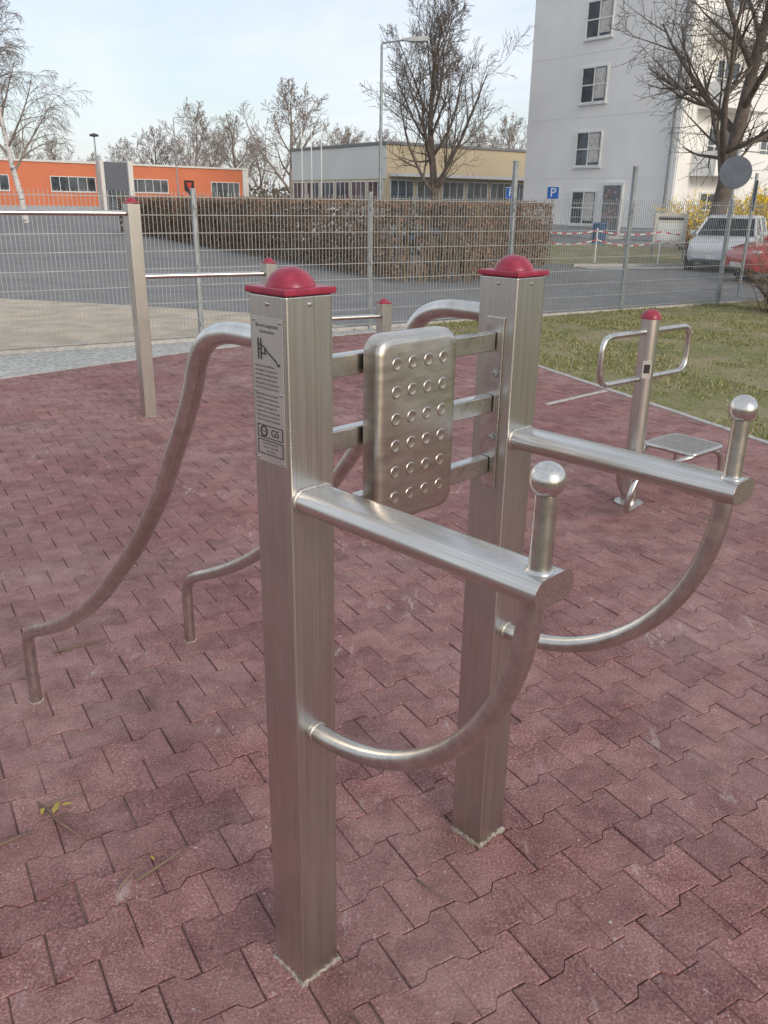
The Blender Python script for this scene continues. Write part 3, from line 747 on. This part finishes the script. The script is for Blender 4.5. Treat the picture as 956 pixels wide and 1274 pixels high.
# ------------------------------------------------------------------ cars
M_tyre=simple('tyre_rubber',(.02,.02,.02),.8); M_rim=simple('alloy_rim',(.45,.46,.47),.35,.8)
M_cglass=simple('car_glass',(.02,.025,.03),.06); M_blk=simple('black_trim',(.03,.03,.03),.6)
M_lamp=simple('headlamp',(.7,.7,.7),.15); M_tail=simple('tail_lamp',(.4,.01,.01),.2)
def car(loc,rz,col,nm):
    E=empty('parked_car',loc,rz); m,nt,b=newmat(nm); b.inputs['Base Color'].default_value=(*col,1); b.inputs['Roughness'].default_value=.3; b.inputs['Coat Weight'].default_value=.6
    S=[(-2.08,.42,.80,.70),(-2.02,.30,.98,.80),(-1.75,.24,1.02,.86),(-1.0,.22,1.0,.88),(0,.22,.97,.885),(.8,.22,.95,.88),(1.1,.22,.92,.87),(1.6,.24,.84,.85),(1.95,.28,.74,.78),(2.08,.36,.62,.66)]
    V=[];F=[]
    for x,a_,b_,w in S:
        for (y,z) in ((-w*.92,a_),(-w,a_+.14),(-w,(a_+b_)/2),(-w*.965,b_-.06),(-w*.86,b_),(w*.86,b_),(w*.965,b_-.06),(w,(a_+b_)/2),(w,a_+.14),(w*.92,a_)): V.append((x,y,z))
    k=10
    for i in range(len(S)-1):
        for j in range(k): F.append((i*k+j,(i+1)*k+j,(i+1)*k+(j+1)%k,i*k+(j+1)%k))
    F.append(tuple(range(k))); F.append(tuple((len(S)-1)*k+j for j in range(k-1,-1,-1)))
    mesh('body',V,F,m,E,smooth=True,angle=40)
    def loft(name,lo,hi,mat):
        V=[(lo[0],-lo[2],lo[4]),(lo[1],-lo[3],lo[5]),(lo[1],lo[3],lo[5]),(lo[0],lo[2],lo[4]),(hi[0],-hi[2],hi[4]),(hi[1],-hi[3],hi[5]),(hi[1],hi[3],hi[5]),(hi[0],hi[2],hi[4])]
        o=mesh(name,V,[(0,3,2,1),(4,5,6,7),(0,1,5,4),(1,2,6,5),(2,3,7,6),(3,0,4,7)],mat,E); bevel(o,.04,3)
    loft('greenhouse',(-1.85,1.02,.78,.78,.97,.90),(-1.45,.28,.64,.64,1.42,1.42),M_cglass)
    loft('roof',(-1.52,.36,.665,.665,1.385,1.385),(-1.38,.18,.60,.60,1.475,1.475),m)
    for s in (-1,1):
        for (xa,xb) in ((-.42,-.40),(-1.28,-1.42),(.98,.32)):
            tube('pillar',[(xa,s*.785,.95),(xb,s*.655,1.40)],.035,m,E,8)
        box('side_mirror',(.14,.16,.12),(.72,s*.93,1.0),m,E,.03)
        box('sill',(2.2,.04,.10),(0,s*.885,.27),M_blk,E,.01)
        box('headlamp',(.26,.26,.13),(1.86,s*.60,.68),M_lamp,E,.04)
        box('tail_lamp',(.10,.22,.26),(-2.03,s*.66,.85),M_tail,E,.03)
        for xd in (-.42,.62): box('door_seam',(.012,.01,.62),(xd,s*.882,.62),M_blk,E)
        for x in (-1.28,1.30):
            lathe('wheel_arch',[(.36,0),(.375,.012),(.36,.02)],M_blk,E,(x,s*.872,.32),24,rot=(R(-90*s),0,0))
            lathe('tyre',[(.20,-.1),(.30,-.1),(.32,-.07),(.32,.07),(.30,.1),(.20,.1)],M_tyre,E,(x,s*.80,.32),28,rot=(R(90),0,0))
            lathe('rim',[(.20,0),(.20,.02),(.15,.01),(.05,.015),(.01,.03)],M_rim,E,(x,s*.895,.32),20,rot=(R(-90*s),0,0))
            for q in range(5):
                a=q*1.2566; box('rim_gap',(.05,.008,.09),(x+.11*math.cos(a),s*.912,.32+.11*math.sin(a)),M_blk,E,0,rot=(0,-a+R(90),0))
    box('grille',(.06,.9,.14),(2.04,0,.47),M_blk,E,.02); box('front_plate',(.02,.5,.11),(2.09,0,.40),M_frame,E,.004); box('rear_plate',(.02,.5,.11),(-2.09,0,.66),M_frame,E,.004)
car((9.95,25.6,-.018),R(-120),(.58,.60,.62),'car_paint_white')
car((10.45,21.3,-.018),R(188),(.50,.03,.03),'car_paint_red')
car((2.6,30.5,-.018),R(172),(.10,.12,.15),'car_paint_dark')
car((-3.2,32.5,-.018),R(172),(.60,.61,.62),'car_paint_silver')

# ------------------------------------------------------------------ light
w=bpy.data.worlds.new('World'); scene.world=w; w.use_nodes=True; nt=w.node_tree
bg=nt.nodes['Background']; sky=nt.nodes.new('ShaderNodeTexSky'); sky.sky_type='NISHITA'; sky.sun_disc=False
EL,AZ=R(20),R(146)
sky.sun_elevation=EL; sky.sun_rotation=AZ; sky.dust_density=1.6; sky.air_density=1.0; sky.ozone_density=1.5
tc=nt.nodes.new('ShaderNodeTexCoord'); mp=nt.nodes.new('ShaderNodeMapping'); mp.inputs['Scale'].default_value=(1.0,1.0,3.2); mp.inputs['Rotation'].default_value=(0,.2,.5)
nt.links.new(tc.outputs['Generated'],mp.inputs['Vector'])
nz=nt.nodes.new('ShaderNodeTexNoise'); nz.inputs['Scale'].default_value=2.2; nz.inputs['Detail'].default_value=6; nz.inputs['Roughness'].default_value=.55; nz.inputs['Distortion'].default_value=.5
nt.links.new(mp.outputs[0],nz.inputs['Vector'])
cr=ramp(nt,nz.outputs[0],[(.38,.45),(.66,.88)])
mc=mixc(nt,sky.outputs[0],(6.7,7.0,7.5),cr.outputs[0])
nt.links.new(mc,bg.inputs['Color']); bg.inputs['Strength'].default_value=.148
sl=bpy.data.lights.new('sun','SUN'); sl.energy=1.6; sl.angle=R(14); sl.color=(1,.90,.77)
so=bpy.data.objects.new('sun',sl); link(so)
sd=Vector((math.sin(AZ)*math.cos(EL),math.cos(AZ)*math.cos(EL),math.sin(EL)))
so.rotation_euler=sd.to_track_quat('Z','Y').to_euler()

# ------------------------------------------------------------------ camera
cd=bpy.data.cameras.new('camera'); cd.sensor_fit='VERTICAL'; cd.sensor_height=24; cd.lens=24*1040/1274; cd.clip_end=3000; cd.clip_start=.02
co=bpy.data.objects.new('camera',cd); link(co)
co.matrix_world=Matrix.Translation((0,0,1.7))@Matrix.Rotation(R(90-20.41),4,'X')@Matrix.Rotation(.015,4,'Z')
scene.camera=co
scene.view_settings.view_transform='Standard'; scene.view_settings.look='None'; scene.view_settings.exposure=0
